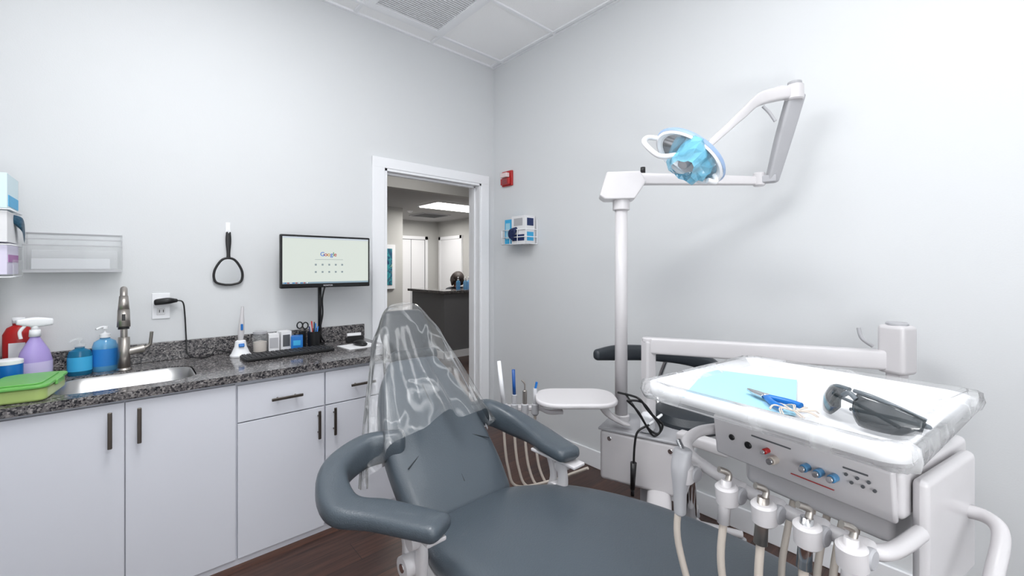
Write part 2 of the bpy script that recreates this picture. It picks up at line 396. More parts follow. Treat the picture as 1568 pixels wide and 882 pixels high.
lathe('hair_cap',[(.09,-.01),(.10,.04),(.096,.09),(.066,.13),(0,.146)],(0,-.004,.10),hair,28,1,1.15)
loft('hair_back',[((0,.05,.15),X,Y,.09,.06),((0,.06,.06),X,Y,.11,.055),((0,.075,-.03),X,Y,.10,.045)],hair)
loft('hair_side_a',[((.075,-.03,.14),Y,X,.06,.025),((.09,-.02,.05),Y,X,.06,.03),((.08,0,-.03),Y,X,.05,.02)],hair);loft('hair_side_b',[((-.075,-.03,.14),Y,X,.06,.025),((-.09,-.02,.05),Y,X,.06,.03),((-.08,0,-.03),Y,X,.05,.02)],hair)
lathe('nose',[(0,-.012),(.011,-.006),(.008,.012),(0,.03)],(0,-.112,.085),skin)
box('mouth',(0,-.10,.045),(.04,.008,.009),redm,.003)
for s in (1,-1):
    lathe('eye_%d'%s,[(0,-.009),(.009,0),(0,.009)],(s*.03,-.098,.11),black)
group('office_chair',(px_,py_,0),-10)
box('seat',(0,-.1,.40),(.46,.46,.06),black,.03);loft('back',[((0,.20,.55),X,Y,.2,.025),((0,.21,.75),X,Y,.21,.025),((0,.22,.90),X,Y,.18,.025)],black)
tube('spine',[(0,.05,.36),(0,.24,.4),(0,.24,.65)],.018,dgrey);cyl('post',(0,-.08,.08),(0,-.08,.38),.03,dgrey)
for i in range(5):
    a=math.radians(72*i);tube('leg_%d'%i,[(0,-.08,.1),(.28*math.cos(a),-.08+.28*math.sin(a),.07)],.018,dgrey,straight=True);lathe('caster_%d'%i,[(0,0),(.02,.005),(.025,.025),(.02,.05),(0,.055)],(.28*math.cos(a),-.08+.28*math.sin(a),0),black)
# ------------------------------------------------------------------ cabinets
group('base_cabinet')
CF=2.36
XC=XL+.003;YW=YF-.003
bx('carcass',XC,1.20,CF,YW,0.03,0.865,cabm);bx('toe_kick',XC,1.20,CF-0.005,CF+.02,0,0.035,cabm)
def front(n,x0,x1,z0,z1): bx(n,x0+.002,x1-.002,CF-.02,CF,z0,z1,cabm,.0015)
front('door_a',-.42,-.014,.035,.85);front('door_b',-.014,.3705,.035,.85)
front('door_c',.3745,.768,.035,.665);front('drawer_c',.3745,.768,.671,.843)
front('door_d',.772,1.18,.035,.665);front('drawer_d',.772,1.18,.671,.843)
def pull(n,p1,p2):
    p1=Vector(p1);p2=Vector(p2);d=(p2-p1).normalized();m=(p1+p2)/2
    box(n,m,((p2-p1).length if d.x>.5 else .014,.009,(p2-p1).length if d.z>.5 else .014),dsteel,.003)
    for i,q in enumerate((p1+d*.03,p2-d*.03)): cyl(n+'_post%d'%i,q,(q.x,CF-.02,q.z),.004,dsteel)
yp=CF-.048
pull('pull_a',(-.058,yp,.68),(-.058,yp,.825));pull('pull_b',(.03,yp,.68),(.03,yp,.825))
pull('pull_c',(.735,yp,.507),(.735,yp,.653));pull('pull_d',(.815,yp,.507),(.815,yp,.653))
pull('pull_e',(.513,yp,.755),(.655,yp,.755));pull('pull_f',(.9,yp,.755),(1.04,yp,.755))
group('granite_countertop')
CT=.9;cy0=2.318;sx0,sx1,sy0,sy1=-.235,.235,2.40,2.745
ct=bx('slab',XC,1.235,cy0,YW,.865,CT,granm)
cut=slab('sink_cutter',rrect((sx0+sx1)/2,(sy0+sy1)/2,(sx1-sx0)/2,(sy1-sy0)/2,.09,8),.8,1.0,granm,0)
bo=ct.modifiers.new('cut','BOOLEAN');bo.operation='DIFFERENCE';bo.object=cut;bo.solver='EXACT'
car=bpy.data.objects['carcass'];bo2=car.modifiers.new('cut','BOOLEAN');bo2.operation='DIFFERENCE'
cut2=bx('carc_cutter',sx0-.03,sx1+.03,sy0-.03,sy1+.03,.66,1.0,granm);bo2.object=cut2;bo2.solver='EXACT'
bpy.context.view_layer.update()
dg=bpy.context.evaluated_depsgraph_get()
for o in (ct,car):
    me=bpy.data.meshes.new_from_object(o.evaluated_get(dg));o.modifiers.clear();o.data=me
for o in (cut,cut2): bpy.data.objects.remove(o)
bx('backsplash',XC,1.235,YF-.022,YW,CT,1.0,granm,.003);bx('sidesplash',XC,XL+.02,cy0,YF-.022,CT,1.0,granm)
group('sink_basin')
vs=[];fs=[];nn=None
for k,(o_,sh,z) in enumerate([(-0.004,0,.895),(-.012,0,.895),(-.014,0,.78),(-.03,0,.725),(-.07,0,.71),(-.14,0,.706)]):
    ol=rrect((sx0+sx1)/2,(sy0+sy1)/2,(sx1-sx0)/2+o_,(sy1-sy0)/2+o_,max(.02,.09+o_*.5),8);nn=len(ol)
    vs+= [(x,y,z) for x,y in ol]
for k in range(5):
    for i in range(nn):
        j=(i+1)%nn;fs.append((k*nn+i,k*nn+j,(k+1)*nn+j,(k+1)*nn+i))
fs.append(tuple(range(5*nn,6*nn)));meshobj('bowl',vs,fs,sinkm,True)
cyl('drain',(0,2.575,.707),(0,2.575,.711),.04,chrome)
group('kitchen_faucet',(-.02,2.80,CT))
cyl('base',(0,0,0),(0,0,.012),.030,steel,.028,bev=.003);cyl('body',(0,0,.01),(0,0,.16),.024,steel,.022)
tube('neck',[(0,0,.15),(0,0,.30),(0,-.02,.365),(.0,-.06,.395),(.0,-.10,.385),(.0,-.125,.355)],.0135,steel)
cyl('spray_head',(0,-.12,.365),(0,-.135,.30),.016,steel,.021);cyl('spray_grip',(0,-.135,.302),(0,-.148,.225),.0215,steel,.024);cyl('spray_nozzle',(0,-.148,.226),(0,-.150,.215),.02,black)
box('spray_button',(0.0,-.163,.27),(.012,.006,.03),black,.002,rot=(-10,0,0))
cyl('valve',(0,0,.085),(.075,.02,.095),.017,steel,.019,bev=.003)
tube('lever',[(.07,.02,.095),(.095,.02,.11),(.10,.015,.14),(.103,.01,.175)],.0075,steel)
pump_bottle(-.172,2.815,CT,.042,.17,bluegel,ghost,cyan,.8)
pump_bottle(-.088,2.845,CT,.046,.215,bluegel2,trimm,M('gel_label',(40,130,210),.5),.65)
group('spray_bottle',(-.31,2.80,CT),20)
lathe('body',[(0,0),(.05,0),(.054,.01),(.054,.09),(.045,.13),(.028,.165),(.016,.19),(.016,.2)],(0,0,0),purple,28,1,.75)
cyl('collar',(0,0,.195),(0,0,.225),.019,trimm,.017);loft('trigger_head',[((.05,0,.255),Y,Z,.013,.016),((0,0,.258),Y,Z,.015,.022),((-.05,0,.262),Y,Z,.010,.012)],trimm,cap=.006)
cyl('stem',(0,0,.22),(0,0,.25),.012,trimm);tube('trigger',[(-.03,0,.245),(-.045,0,.22),(-.042,0,.19)],.006,trimm)
lathe('label',[(.0555,.03),(.0555,.085)],(0,0,0),M('lavender_label',(205,196,232),.5),28,1,.75)
group('red_soap_bottle',(-.37,2.895,CT));lathe('body',[(0,0),(.045,0),(.048,.01),(.048,.2),(.035,.23),(.018,.24),(.018,.25)],(0,0,0),redm,28,1,.7);cyl('cap',(0,0,.25),(0,0,.275),.02,trimm)
box('label',(0,-.034,.12),(.05,.003,.09),paper)
group('wipes_canister',(-.372,2.70,CT));lathe('body',[(0,0),(.04,0),(.041,.005),(.041,.1),(0,.1)],(0,0,0),bluem);lathe('lid',[(.042,.1),(.042,.115),(.03,.12),(0,.12)],(0,0,0),trimm)
group('food_container',(-.300,2.49,CT),-8)
slab('tub',rrect(0,0,.085,.13,.03),.001,.05,greenb,.01);slab('lid',rrect(0,0,.092,.14,.035),.05,.062,greenl,.004);slab('lid_panel',rrect(0,0,.07,.115,.025),.062,.067,greenl,.003)
box('clip',(.092,0,.05),(.01,.08,.02),greenl,.003)
group('intraoral_camera',(.464,2.80,CT))
lathe('stand',[(0,0),(.05,0),(.052,.008),(.044,.02),(.03,.055),(.026,.085),(.018,.09),(0,.09)],(0,0,0),trimm,32,1,.85)
lathe('grip',[(0,.0),(.012,.0),(.016,.06),(.013,.12),(.0085,.16),(.007,.2),(0,.2)],(0,0,.08),whitep,rot=(4,2,0));box('blue_band',(0,-.031,.065),(.028,.01,.02),bluem,.004,rot=(-25,0,0))
box('grip_button',(0.003,-.021,.165),(.012,.008,.035),bluem,.003)
group('glass_jar',(.573,2.865,CT));lathe('glass',[(0,0),(.038,0),(.04,.005),(.04,.095),(.034,.105),(.034,.11)],(0,0,0),ghost);lathe('lid',[(.037,.108),(.037,.12),(0,.122)],(0,0,0),greyp);lathe('cotton',[(0,.005),(.034,.005),(.035,.06),(0,.07)],(0,0,0),beige)
group('tissue_box',(.645,2.87,CT),-8);box('carton',(0,0,.05),(.055,.08,.10),paper,.002);box('print',(0,-.041,.05),(.045,.002,.06),greyp)
group('sample_box',(.705,2.875,CT),6);box('carton',(0,0,.055),(.06,.07,.11),paper,.002);box('print',(0,-.036,.055),(.04,.002,.07),dgrey)
group('blue_cube_box',(.765,2.83,CT),-15);box('carton',(0,0,.04),(.065,.065,.08),bluem,.002);box('print',(0,-.033,.04),(.04,.002,.03),cyan)
group('pen_cup',(.858,2.81,CT));lathe('cup',[(0,0),(.034,0),(.038,.10),(.035,.10),(.032,.006),(0,.006)],(0,0,0),black)
for i in range(7):
    a=i*.9;r=.018
    cyl('pen_%d'%i,(r*.4*math.cos(a),r*.4*math.sin(a),.01),(r*1.5*math.cos(a),r*1.5*math.sin(a),.13+.015*(i%3)),.004,[black,bluem,redm,navy,greyp,black,bluem][i])
group('desk_scissors',(.81,2.88,CT))
box('holder',(0,0,.05),(.035,.035,.10),black,.004)
tube('ring_a',[(-.015+.016*math.cos(t*math.pi/4),0,.135+.02*math.sin(t*math.pi/4)) for t in range(8)],.004,black,3,True);tube('ring_b',[(.018+.016*math.cos(t*math.pi/4),0,.13+.02*math.sin(t*math.pi/4)) for t in range(8)],.004,black,3,True)
box('blade',(0,0,.105),(.012,.003,.04),steel)
group('computer_keyboard',(.68,2.665,CT),2)
box('case',(0,0,.009),(.46,.145,.018),black,.005)
kv=[];kf=[]
for r in range(5):
    for c in range(19):
        x=-.215+c*.0238;y=-.055+r*.027
        b=len(kv)
        for zz,s in ((.018,.0095),(.023,.008)):
            kv+=[(x-s,y-s,zz),(x+s,y-s,zz),(x+s,y+s,zz),(x-s,y+s,zz)]
        kf+=[(b+4,b+5,b+6,b+7),(b,b+1,b+5,b+4),(b+1,b+2,b+6,b+5),(b+2,b+3,b+7,b+6),(b+3,b,b+4,b+7)]
meshobj('keys',kv,kf,M('key_black',(34,34,37),.45))
group('computer_mouse',(1.09,2.66,CT+.004),10);loft('shell',[((0,-.045,.012),X,Z,.022,.011),((0,0,.017),X,Z,.031,.017),((0,.045,.012),X,Z,.024,.011)],black,cap=.012,p=2.3)
group('mouse_pad',(1.08,2.66,CT),5);box('mat',(0,0,.002),(.2,.17,.003),paper)
group('card_holder',(1.12,2.83,CT),-10);box('tray',(0,0,.015),(.10,.06,.03),black,.004);box('cards',(0,.005,.035),(.088,.02,.045),paper,rot=(-20,0,0));box('front_lip',(0,-.028,.03),(.1,.005,.03),black)
# monitor
group('desktop_monitor')
mx0,mx1,mz0,mz1,my=.653,1.193,1.274,1.594,2.75
bx('bezel',mx0,mx1,my,my+.03,mz0,mz1,blackg,.006);bx('back_housing',mx0+.12,mx1-.12,my+.03,my+.055,mz0+.05,mz1-.05,black,.012)
bx('display',mx0+.012,mx1-.012,my-.001,my+.001,mz0+.026,mz1-.012,M('screen_page',(20,20,20),.25,emit=(226,234,226),es=.9))
bx('taskbar',mx0+.012,mx1-.012,my-.0018,my-.0008,mz0+.026,mz0+.036,M('taskbar',(20,20,20),.3,emit=(140,165,180),es=.9))
bx('tabstrip',mx0+.012,mx1-.012,my-.0018,my-.0008,mz1-.022,mz1-.012,M('tabstrip',(20,20,20),.3,emit=(205,215,225),es=.9))
def txt(name,s,x,z,size,mat,y):
    cu=bpy.data.curves.new(name,'FONT');cu.body=s;cu.size=size;cu.extrude=.0003;cu.align_x='CENTER';cu.offset=.0004
    o=link(bpy.data.objects.new(name,cu),mat);o.location=(x,y,z);o.rotation_euler=(math.radians(90),0,0);return o
lc=[(66,133,244),(219,68,55),(244,180,0),(66,133,244),(15,157,88),(219,68,55)]
xs=[-.041,-.021,-.003,.014,.026,.037]
for i,ch in enumerate('Google'):
    txt('logo_%d'%i,ch,.93+xs[i],1.468,.036,M('logo_c%d'%i,(10,10,10),.5,emit=lc[i],es=.6),my-.0025)
ic=M('icon_grey',(20,20,20),.5,emit=(140,155,160),es=.9)
for r in range(2):
    for c in range(5): box('shortcut_%d_%d'%(r,c),(.85+c*.04,my-.0015,1.415-r*.045),(.011,.001,.011),ic)
box('search_bar',(.93,my-.0015,1.447),(.17,.001,.002),ic)
for i in range(9): box('task_icon_%d'%i,(.68+.015*i,my-.0025,mz0+.031),(.007,.001,.006),[bluem,redm,trimm][i%3])
txt('brand_mark','MONITOR',.923,mz0+.009,.012,greyp,my-.001)
lathe('foot',[(0,0),(.03,0),(.03,.012),(.015,.016),(0,.016)],(.915,2.88,CT),black)
cyl('pole',(.915,2.88,CT),(.915,2.88,1.42),.011,black);box('arm_block',(.92,2.84,1.42),(.07,.09,.07),black,.008)
tube('power_cable',[(.92,2.79,1.29),(.905,2.80,1.2),(.92,2.84,1.1),(.91,2.86,.98),(.95,2.90,.91)],.005,black)
group('electrical_outlet');bx('plate',.088,.163,YF-.006,YF,1.124,1.26,trimm,.002);bx('socket_a',.108,.143,YF-.009,YF-.005,1.2,1.235,paper,.002);bx('socket_b',.108,.143,YF-.009,YF-.005,1.145,1.18,paper,.002)
for i,(dx,w) in enumerate(((-.008,.003),(.008,.003))): bx('slot_%d'%i,.1255+dx,.1255+dx+w,YF-.0105,YF-.008,1.158,1.172,black)
group('power_adapter');loft('plug',[((.105,YF-.035,1.215),Y,Z,.022,.016),((.15,YF-.04,1.22),Y,Z,.024,.017),((.185,YF-.04,1.22),Y,Z,.014,.010)],black,cap=.01)
bx('prongs',.115,.13,YF-.03,YF-.008,1.21,1.225,dgrey)
tube('cord',[(.185,YF-.04,1.22),(.215,YF-.04,1.21),(.225,YF-.03,1.14),(.23,YF-.035,1.02),(.235,YF-.06,.93),(.27,YF-.09,.908),(.33,YF-.07,.905),(.36,YF-.05,.93),(.40,YF-.06,.92),(.46,2.83,.905)],.0035,black)
group('hand_mirror');HY=YF-.018
loft('handle',[((.427,HY,1.60),X,Y,.012,.006),((.427,HY,1.55),X,Y,.014,.007),((.427,HY,1.48),X,Y,.009,.006),((.427,HY,1.452),X,Y,.011,.006)],black,cap=.004)
ring=[(.427,1.452),(.460,1.44),(.49,1.39),(.497,1.345),(.485,1.312),(.45,1.30),(.427,1.298),(.404,1.30),(.369,1.312),(.357,1.345),(.364,1.39),(.394,1.44)]
tube('rim',[(x,HY,z) for x,z in ring],.0065,black,6,True)
q=crom([(x,HY+.004,z) for x,z in ring],5,True)
meshobj('mirror_glass',q,[tuple(range(len(q)))],M('mirror',(214,216,217),.03,metal=1.0))
group('adhesive_hook');bx('plate',.415,.439,YF-.005,YF,1.60,1.66,trimm,.003);tube('hook',[(.427,YF-.004,1.62),(.427,YF-.02,1.60),(.427,YF-.028,1.60),(.427,YF-.03,1.615)],.003,trimm)
group('acrylic_brochure_rack')
def bxa(n,*a): return bx(n,*a,ghost,.002)
bxa('back',-.354,-.027,YF-.006,YF-.001,1.375,1.56);bxa('base',-.354,-.027,YF-.11,YF-.006,1.375,1.385)
bxa('lip',-.354,-.027,YF-.112,YF-.106,1.385,1.50);bxa('side_a',-.354,-.348,YF-.106,YF-.006,1.385,1.56);bxa('side_b',-.033,-.027,YF-.106,YF-.006,1.385,1.56)
bxa('divider',-.354,-.027,YF-.06,YF-.056,1.385,1.53)
box('paper_pad',(-.19,YF-.035,1.435),(.29,.02,.09),M('frosted_pad',(236,237,240),.4,alpha=.5),.003);box('flyers',(-.2,YF-.085,1.415),(.26,.012,.05),M('frosted_pad2',(228,230,234),.4,alpha=.6),.003)
for i,(z,y) in enumerate(((1.50,YF-.109),(1.56,YF-.004),(1.53,YF-.058))): bx('edge_%d'%i,-.354,-.027,y-.003,y+.003,z-.002,z+.002,greyp)
bx('bottom_strip',-.35,-.03,YF-.108,YF-.1,1.376,1.388,greyp)
group('glove_dispenser')
GB=XL+.078
bx('box_top',XL+.005,GB,2.60,2.83,1.635,1.775,M('glove_box_a',(215,235,242),.5),.002);bx('stripe_top',GB,GB+.0015,2.62,2.82,1.645,1.69,cyan)
bx('box_mid',XL+.005,GB,2.60,2.83,1.50,1.625,paper,.002);bx('box_low',XL+.005,GB,2.60,2.83,1.37,1.49,M('glove_box_c',(225,220,240),.5),.002);bx('stripe_low',GB,GB+.0015,2.62,2.82,1.42,1.45,M('pinkstripe',(170,110,170),.5))
for i,z in enumerate((1.36,1.49,1.63)):
    tube('wire_%d'%i,[(XL,2.59,z),(GB+.008,2.59,z),(GB+.008,2.838,z),(XL,2.838,z)],.003,trimm,straight=True)
bx('front_plate',GB+.009,GB+.013,2.64,2.838,1.355,1.43,ghost)
loft('loose_glove',[((GB,2.74,1.60),Y,Z,.02,.02),((GB+.02,2.765,1.58),Y,Z,.03,.03),((GB+.022,2.79,1.54),Y,Z,.02,.03)],M('teal_glove',(20,70,95),.5,bump=1,bscale=40),cap=.01,p=2.2)
group('fire_alarm');bx('plate',XR-.02,XR,2.69,2.82,2.095,2.225,redm,.006);bx('horn',XR-.045,XR-.02,2.70,2.81,2.105,2.16,redm,.006)
bx('strobe',XR-.06,XR-.02,2.715,2.80,2.165,2.205,M('strobe',(225,205,205),.2),.008)
for i in range(4): bx('slot_%d'%i,XR-.0465,XR-.044,2.72,2.79,2.112+i*.012,2.117+i*.012,dgrey)
group('wire_glove_rack')
def wf(p): return tube('wire',p,.0035,trimm,straight=True)
for z in (1.585,1.64,1.70):
    wf([(XR-.005,2.40,z),(XR-.13,2.40,z),(XR-.13,2.69,z),(XR-.005,2.69,z)])
for y in (2.40,2.50,2.59,2.69): wf([(XR-.13,y,1.70),(XR-.13,y,1.585),(XR-.005,y,1.585),(XR-.005,y,1.78)])
bx('carton_back',XR-.11,XR-.01,2.595,2.675,1.59,1.79,cyan,.002);bx('carton_back_label',XR-.112,XR-.109,2.61,2.66,1.63,1.76,lblue)
bx('carton_low',XR-.12,XR-.01,2.42,2.58,1.59,1.70,paper,.002);bx('carton_high',XR-.12,XR-.01,2.42,2.58,1.705,1.81,paper,.002)
bx('print',XR-.122,XR-.119,2.45,2.55,1.73,1.79,greyp);bx('print_dark',XR-.122,XR-.119,2.43,2.57,1.61,1.66,navy)
bx('print_end',XR-.10,XR-.03,2.418,2.42,1.61,1.68,cyan);bx('print_end_high',XR-.10,XR-.03,2.418,2.42,1.73,1.79,navy)
loft('glove_a',[((XR-.125,2.53,1.70),Y,Z,.02,.02),((XR-.15,2.55,1.67),Y,Z,.04,.035),((XR-.15,2.54,1.64),Y,Z,.02,.02)],M('navy_crumple',(18,36,80),.5,bump=1,bscale=50),cap=.01,p=2.2)
# ------------------------------------------------------------------ dental chair
group('dental_patient_chair',(.90,1.04,0),0)
BXO=-.005
def seatsec(y,cx,w,z,hh): return ((cx,y,z),X,Z,w,hh)
loft('seat_cushion',[seatsec(.17,0.0,.19,.53,.05),seatsec(.10,0.02,.25,.535,.06),seatsec(-.02,.06,.31,.54,.068),seatsec(-.25,.11,.355,.54,.07),seatsec(-.5,.14,.365,.535,.068),seatsec(-.75,.15,.34,.53,.06),seatsec(-1.05,.14,.27,.52,.05)],leather,n=40,p=3.2,cap=.045)
loft('seat_shell',[((0.02,.1,.47),X,Z,.2,.03),((.04,-.4,.46),X,Z,.24,.035),((.08,-.95,.45),X,Z,.17,.03)],whitep,cap=.02)
def bsec(y,z,w,hh,ang,x=BXO):
    a=math.radians(ang);return ((x,y,z),X,Vector((0,-math.sin(a),math.cos(a))),w,hh)
loft('backrest_cushion',[bsec(.20,.56,.205,.05,50,-.02),bsec(.27,.63,.215,.055,48,-.02),bsec(.37,.73,.215,.055,46,-.02),bsec(.47,.83,.20,.05,45,-.012),bsec(.56,.915,.165,.045,45,.0),bsec(.62,.97,.125,.035,45,.015)],leather,n=40,p=3.5,cap=.035)
loft('backrest_shell',[bsec(.28,.56,.18,.03,48),bsec(.44,.72,.19,.03,46),bsec(.6,.88,.12,.025,45)],greyp,cap=.02)
HX=.045
loft('headrest_cushion',[((HX,.68,1.005),X,Vector((0,-.75,.66)),.085,.04),((HX,.72,1.06),X,Vector((0,-.85,.5)),.115,.045),((HX,.75,1.12),X,Vector((0,-.9,.4)),.12,.042),((HX,.77,1.17),X,Vector((0,-.95,.3)),.10,.035)],leatherd,cap=.03,p=3)
loft('neck_roll',[((HX-.09,.665,1.0),Y,Z,.03,.035),((HX,.66,1.0),Y,Z,.035,.04),((HX+.09,.665,1.0),Y,Z,.03,.035)],leatherd,cap=.02,p=2.2)
box('headrest_bar',(HX,.70,.98),(.07,.02,.26),chrome,.004,rot=(-35,0,0))
def onback(x,s,off=.0535):
    a=math.radians(47);y=.20+.42*s;z=.56+.41*s
    return (x-.012,y-math.sin(a)*off,z+math.cos(a)*off)
for nm,pts in (('seam_v',[(-.0,.80),(-.0,.45)]),('seam_l',[(-.18,.28),(0,.46),(.18,.30)]),('seam_m',[(0,.46),(0,.10)])):
    tube(nm,[onback(x,s) for x,s in pts],.0022,seam,straight=True)
def arm(s,pre):
    pts=[(s*.18,.42,.775),(s*.27,.41,.765),(s*.325,.31,.735),(s*.33,.18,.722),(s*.305,.08,.722),(s*.285,-.02,.722)]
    if s<0: pts=[(-.19,.36,.77),(-.30,.40,.76),(-.42,.34,.735),(-.445,.20,.705),(-.37,.10,.70),(-.29,-.06,.705)]
    ws=[.035,.038,.045,.052,.055,.05]
    secs=[]
    P=[Vector(p) for p in pts]
    for i,p in enumerate(P):
        t=(P[min(i+1,5)]-P[max(i-1,0)]);t.z=0;t.normalize();r=Vector((t.y,-t.x,0))
        secs.append((p,r,Z,ws[i],[.05,.055,.050,.034,.028,.026][i]))
    loft(pre+'_pad',secs,leather,n=28,p=3,cap=.025,k=7)
    zp=.672 if s<0 else .689
    box(pre+'_plate',(s*.295,.04,zp),(.06,.22,.012),whitep,.004)
    zt=zp-.02
    loft(pre+'_link_a',[((s*.295,.02,zt),X,Y,.012,.022),((s*.295,.01,.60),X,Y,.014,.02),((s*.29,.04,.50),X,Y,.018,.03)],whitep,cap=.01)
    loft(pre+'_link_b',[((s*.31,.09,zt),X,Y,.010,.014),((s*.31,.07,.60),X,Y,.010,.014),((s*.30,.09,.52),X,Y,.012,.02)],whitep,cap=.01)
    cyl(pre+'_pivot_a',(s*.33,0.02,zt-.01),(s*.285,0.02,zt-.01),.022,whitep);cyl(pre+'_pivot_b',(s*.335,.05,.56),(s*.28,.05,.56),.03,whitep);cyl(pre+'_screw',(s*.337,.05,.56),(s*.33,.05,.56),.012,chrome)
    box(pre+'_mount',(s*.26,.06,.48),(.10,.10,.06),whitep,.012)
arm(1,'arm_right');arm(-1,'arm_left')
loft('pedestal_column',[((.02,.05,.10),X,Y,.13,.17),((.02,0,.25),X,Y,.11,.14),((.02,-.02,.45),X,Y,.13,.2)],whitep,cap=.02)
slab('base_plate',rrect(.02,-.15,.22,.42,.1),0,.07,whitep,.02)
# plastic headrest cover (draped bag)
vs=[];fs=[];nr=36;nc=96
random.seed(9)
ph=[random.uniform(0,6.28) for _ in range(8)]
for r in range(nr):
    t=r/(nr-1)
    cy=.79-.43*t**1.05; cz=1.222-.445*t
    w=.06+.085*min(1,t*4)**.6+.135*max(0,(t-.15)/.85)**1.0
    d=.035+.045*min(1,t*4)**.5+.03*t
    n_=Vector((0,-.9+.2*t,.44+.24*t)).normalized()
    for c in range(nc):
        A=2*math.pi*c/nc
        ww=w*(1+.05*t*math.sin(9*A+3*t+ph[0])+.035*t*math.sin(17*A+2*t+ph[1]))
        dd=d*(1+.20*t*math.sin(7*A+2*t+ph[2])+.12*math.sin(15*A+4*t+ph[3])*t)
        p=Vector((HX-.085*t,cy,cz))+X*(math.cos(A)*ww)+n_*(math.sin(A)*dd)
        p+=n_*(.005*math.sin(11*t+3*A+ph[4])*min(1,3*t))
        p.z-= .09*t*abs(math.cos(A))**3*(1.3 if math.cos(A)<0 else .5) + .010*math.sin(9*A+ph[5])*t*t
        vs.append(p)
for r in range(nr-1):
    for c in range(nc):
        j=(c+1)%nc;fs.append((r*nc+c,r*nc+j,(r+1)*nc+j,(r+1)*nc+c))
fs.append(tuple(range(nc)))
meshobj('plastic_cover',vs,fs,filmm,True)
# ------------------------------------------------------------------ support centre, light post, light
group('dental_light_unit')
PX,PY=1.845,1.232
box('junction_box',(1.87,1.10,.50),(.27,.39,.24),whitep,.02,rot=(0,0,17));box('box_lid',(1.87,1.10,.625),(.28,.40,.012),greyp,.004,rot=(0,0,17))
for q in ((1.695,1.20),(1.775,.935)): cyl('bolt',(q[0]+.03,q[1],.585),(q[0]+.0,q[1]-.0,.585),.010,chrome)
loft('support_arm',[((1.80,1.0,.36),Y,Z,.06,.045),((1.4,.8,.28),Y,Z,.06,.045),((1.02,.75,.22),Y,Z,.08,.05)],whitep,cap=.02)
cyl('floor_conduit',(1.9,1.1,0),(1.9,1.1,.4),.05,greyp)
cyl('post',(PX,PY,.62),(PX,PY,1.77),.031,whitep);cyl('post_collar',(PX,PY,.62),(PX,PY,.66),.04,whitep,bev=.004);cyl('post_top_collar',(PX,PY,1.685),(PX,PY,1.76),.042,whitep,bev=.004)
d1=Vector((2.26-PX,.74-PY,0)).normalized();pd=Vector((-d1.y,d1.x,0))
vs=[];prof=[(-.11,1.755),(-.075,1.872),(.085,1.872),(.115,1.82),(.06,1.735),(-.085,1.735)]
n=len(prof)
for s in (-.055,.055):
    for u_,z_ in prof:
        p=Vector((PX,PY,0))+d1*u_+pd*s;vs.append((p.x,p.y,z_))
fs=[tuple(range(n)),tuple(reversed(range(n,2*n)))]+[(i,n+i,n+(i+1)%n,(i+1)%n) for i in range(n)]
hb=meshobj('head_block',vs,fs,whitep);b=hb.modifiers.new('b','BEVEL');b.width=.008;b.segments=3
E1=Vector((2.26,.735,1.825));S1=Vector((PX,PY,1.842))+d1*.06
loft('lower_arm',[(S1,pd,Z,.022,.030),((S1+E1)/2-Vector((0,0,.004)),pd,Z,.02,.026),(E1-Vector((0,0,.01)),pd,Z,.017,.02)],whitep,cap=.008,p=5)
cyl('knob',(PX+.07,PY-.08,1.872),(PX+.07,PY-.08,1.90),.012,black)
cyl('elbow',E1-Vector((0,0,.035)),E1+Vector((0,0,.03)),.026,whitep,bev=.005)
E1b=E1+Vector((.02,-.05,0));E2=Vector((2.225,.575,2.165))
dv=(E2-E1b).normalized();sd=Vector((.668,.744,0));up=dv.cross(sd).normalized()
box('elbow_link',(E1+E1b)/2+Vector((0,0,-.005)),(.05,.09,.035),greyp,.006,rot=(0,0,15))
loft('riser_arm',[(E1b-Vector((0,0,.01)),up,sd,.026,.022),((E1b+E2)/2,up,sd,.034,.024),(E2,up,sd,.036,.024)],greyp,cap=.012,p=5)
cyl('top_joint',E2+Vector((-.01,.0,-.02)),E2+Vector((-.01,.0,.05)),.036,whitep,bev=.006);cyl('top_joint_cap',E2+Vector((-.01,0,.05)),E2+Vector((-.01,0,.062)),.028,greyp)
cyl('top_knuckle',E2+Vector((-.04,.05,.0)),E2+Vector((-.04,.05,.045)),.03,whitep,bev=.005)
A=E2+Vector((-.01,.0,.02));B=E2+Vector((-.12,.10,-.01));
loft('yoke_arm',[(A,sd,Z,.022,.028),(B,sd,Z,.022,.03),(Vector((1.99,.71,2.07)),sd,Z,.02,.026),(Vector((1.92,.75,2.0)),sd,Z,.018,.022),(Vector((1.86,.80,1.93)),sd,Z,.016,.02)],whitep,cap=.01,p=4)
tube('brake_lever',[(2.11,.67,2.12),(2.13,.65,2.09),(2.14,.63,2.05)],.007,greyp)
nf=Vector((-.72,.10,-.62)).normalized();la=Vector((.45,-.62,-.62));la=(la-nf*la.dot(nf)).normalized();sb=nf.cross(la)
lc_=Vector((1.80,.85,1.885))
def lm(o):
    o.matrix_local=Matrix.Translation(lc_)@Matrix((la,sb,nf)).transposed().to_4x4();return o
lm(lathe('lamp_shell',[(0,-.045),(.06,-.04),(.12,-.02),(.155,.01),(.16,.03),(.15,.035),(.13,.02),(.06,-.01),(0,-.015)],(0,0,0),trimm,40,1,.62))
lm(lathe('reflector',[(0,-.012),(.06,-.006),(.13,.022)],(0,0,0),chrome,40,1,.62))
lm(lathe('shield',[(0,.032),(.06,.031),(.14,.026)],(0,0,0),ghost,40,1,.62))
lm(lathe('lamp_rib',[(.1605,.0),(.166,.012),(.1605,.024)],(0,0,0),M('rib_blue',(150,175,210),.3),40,1,.62))
lm(tube('handle_a',[(-.15,-.02,.01),(-.19,-.01,.06),(-.18,.0,.11),(-.10,.0,.12),(-.05,0,.06)],.011,trimm))
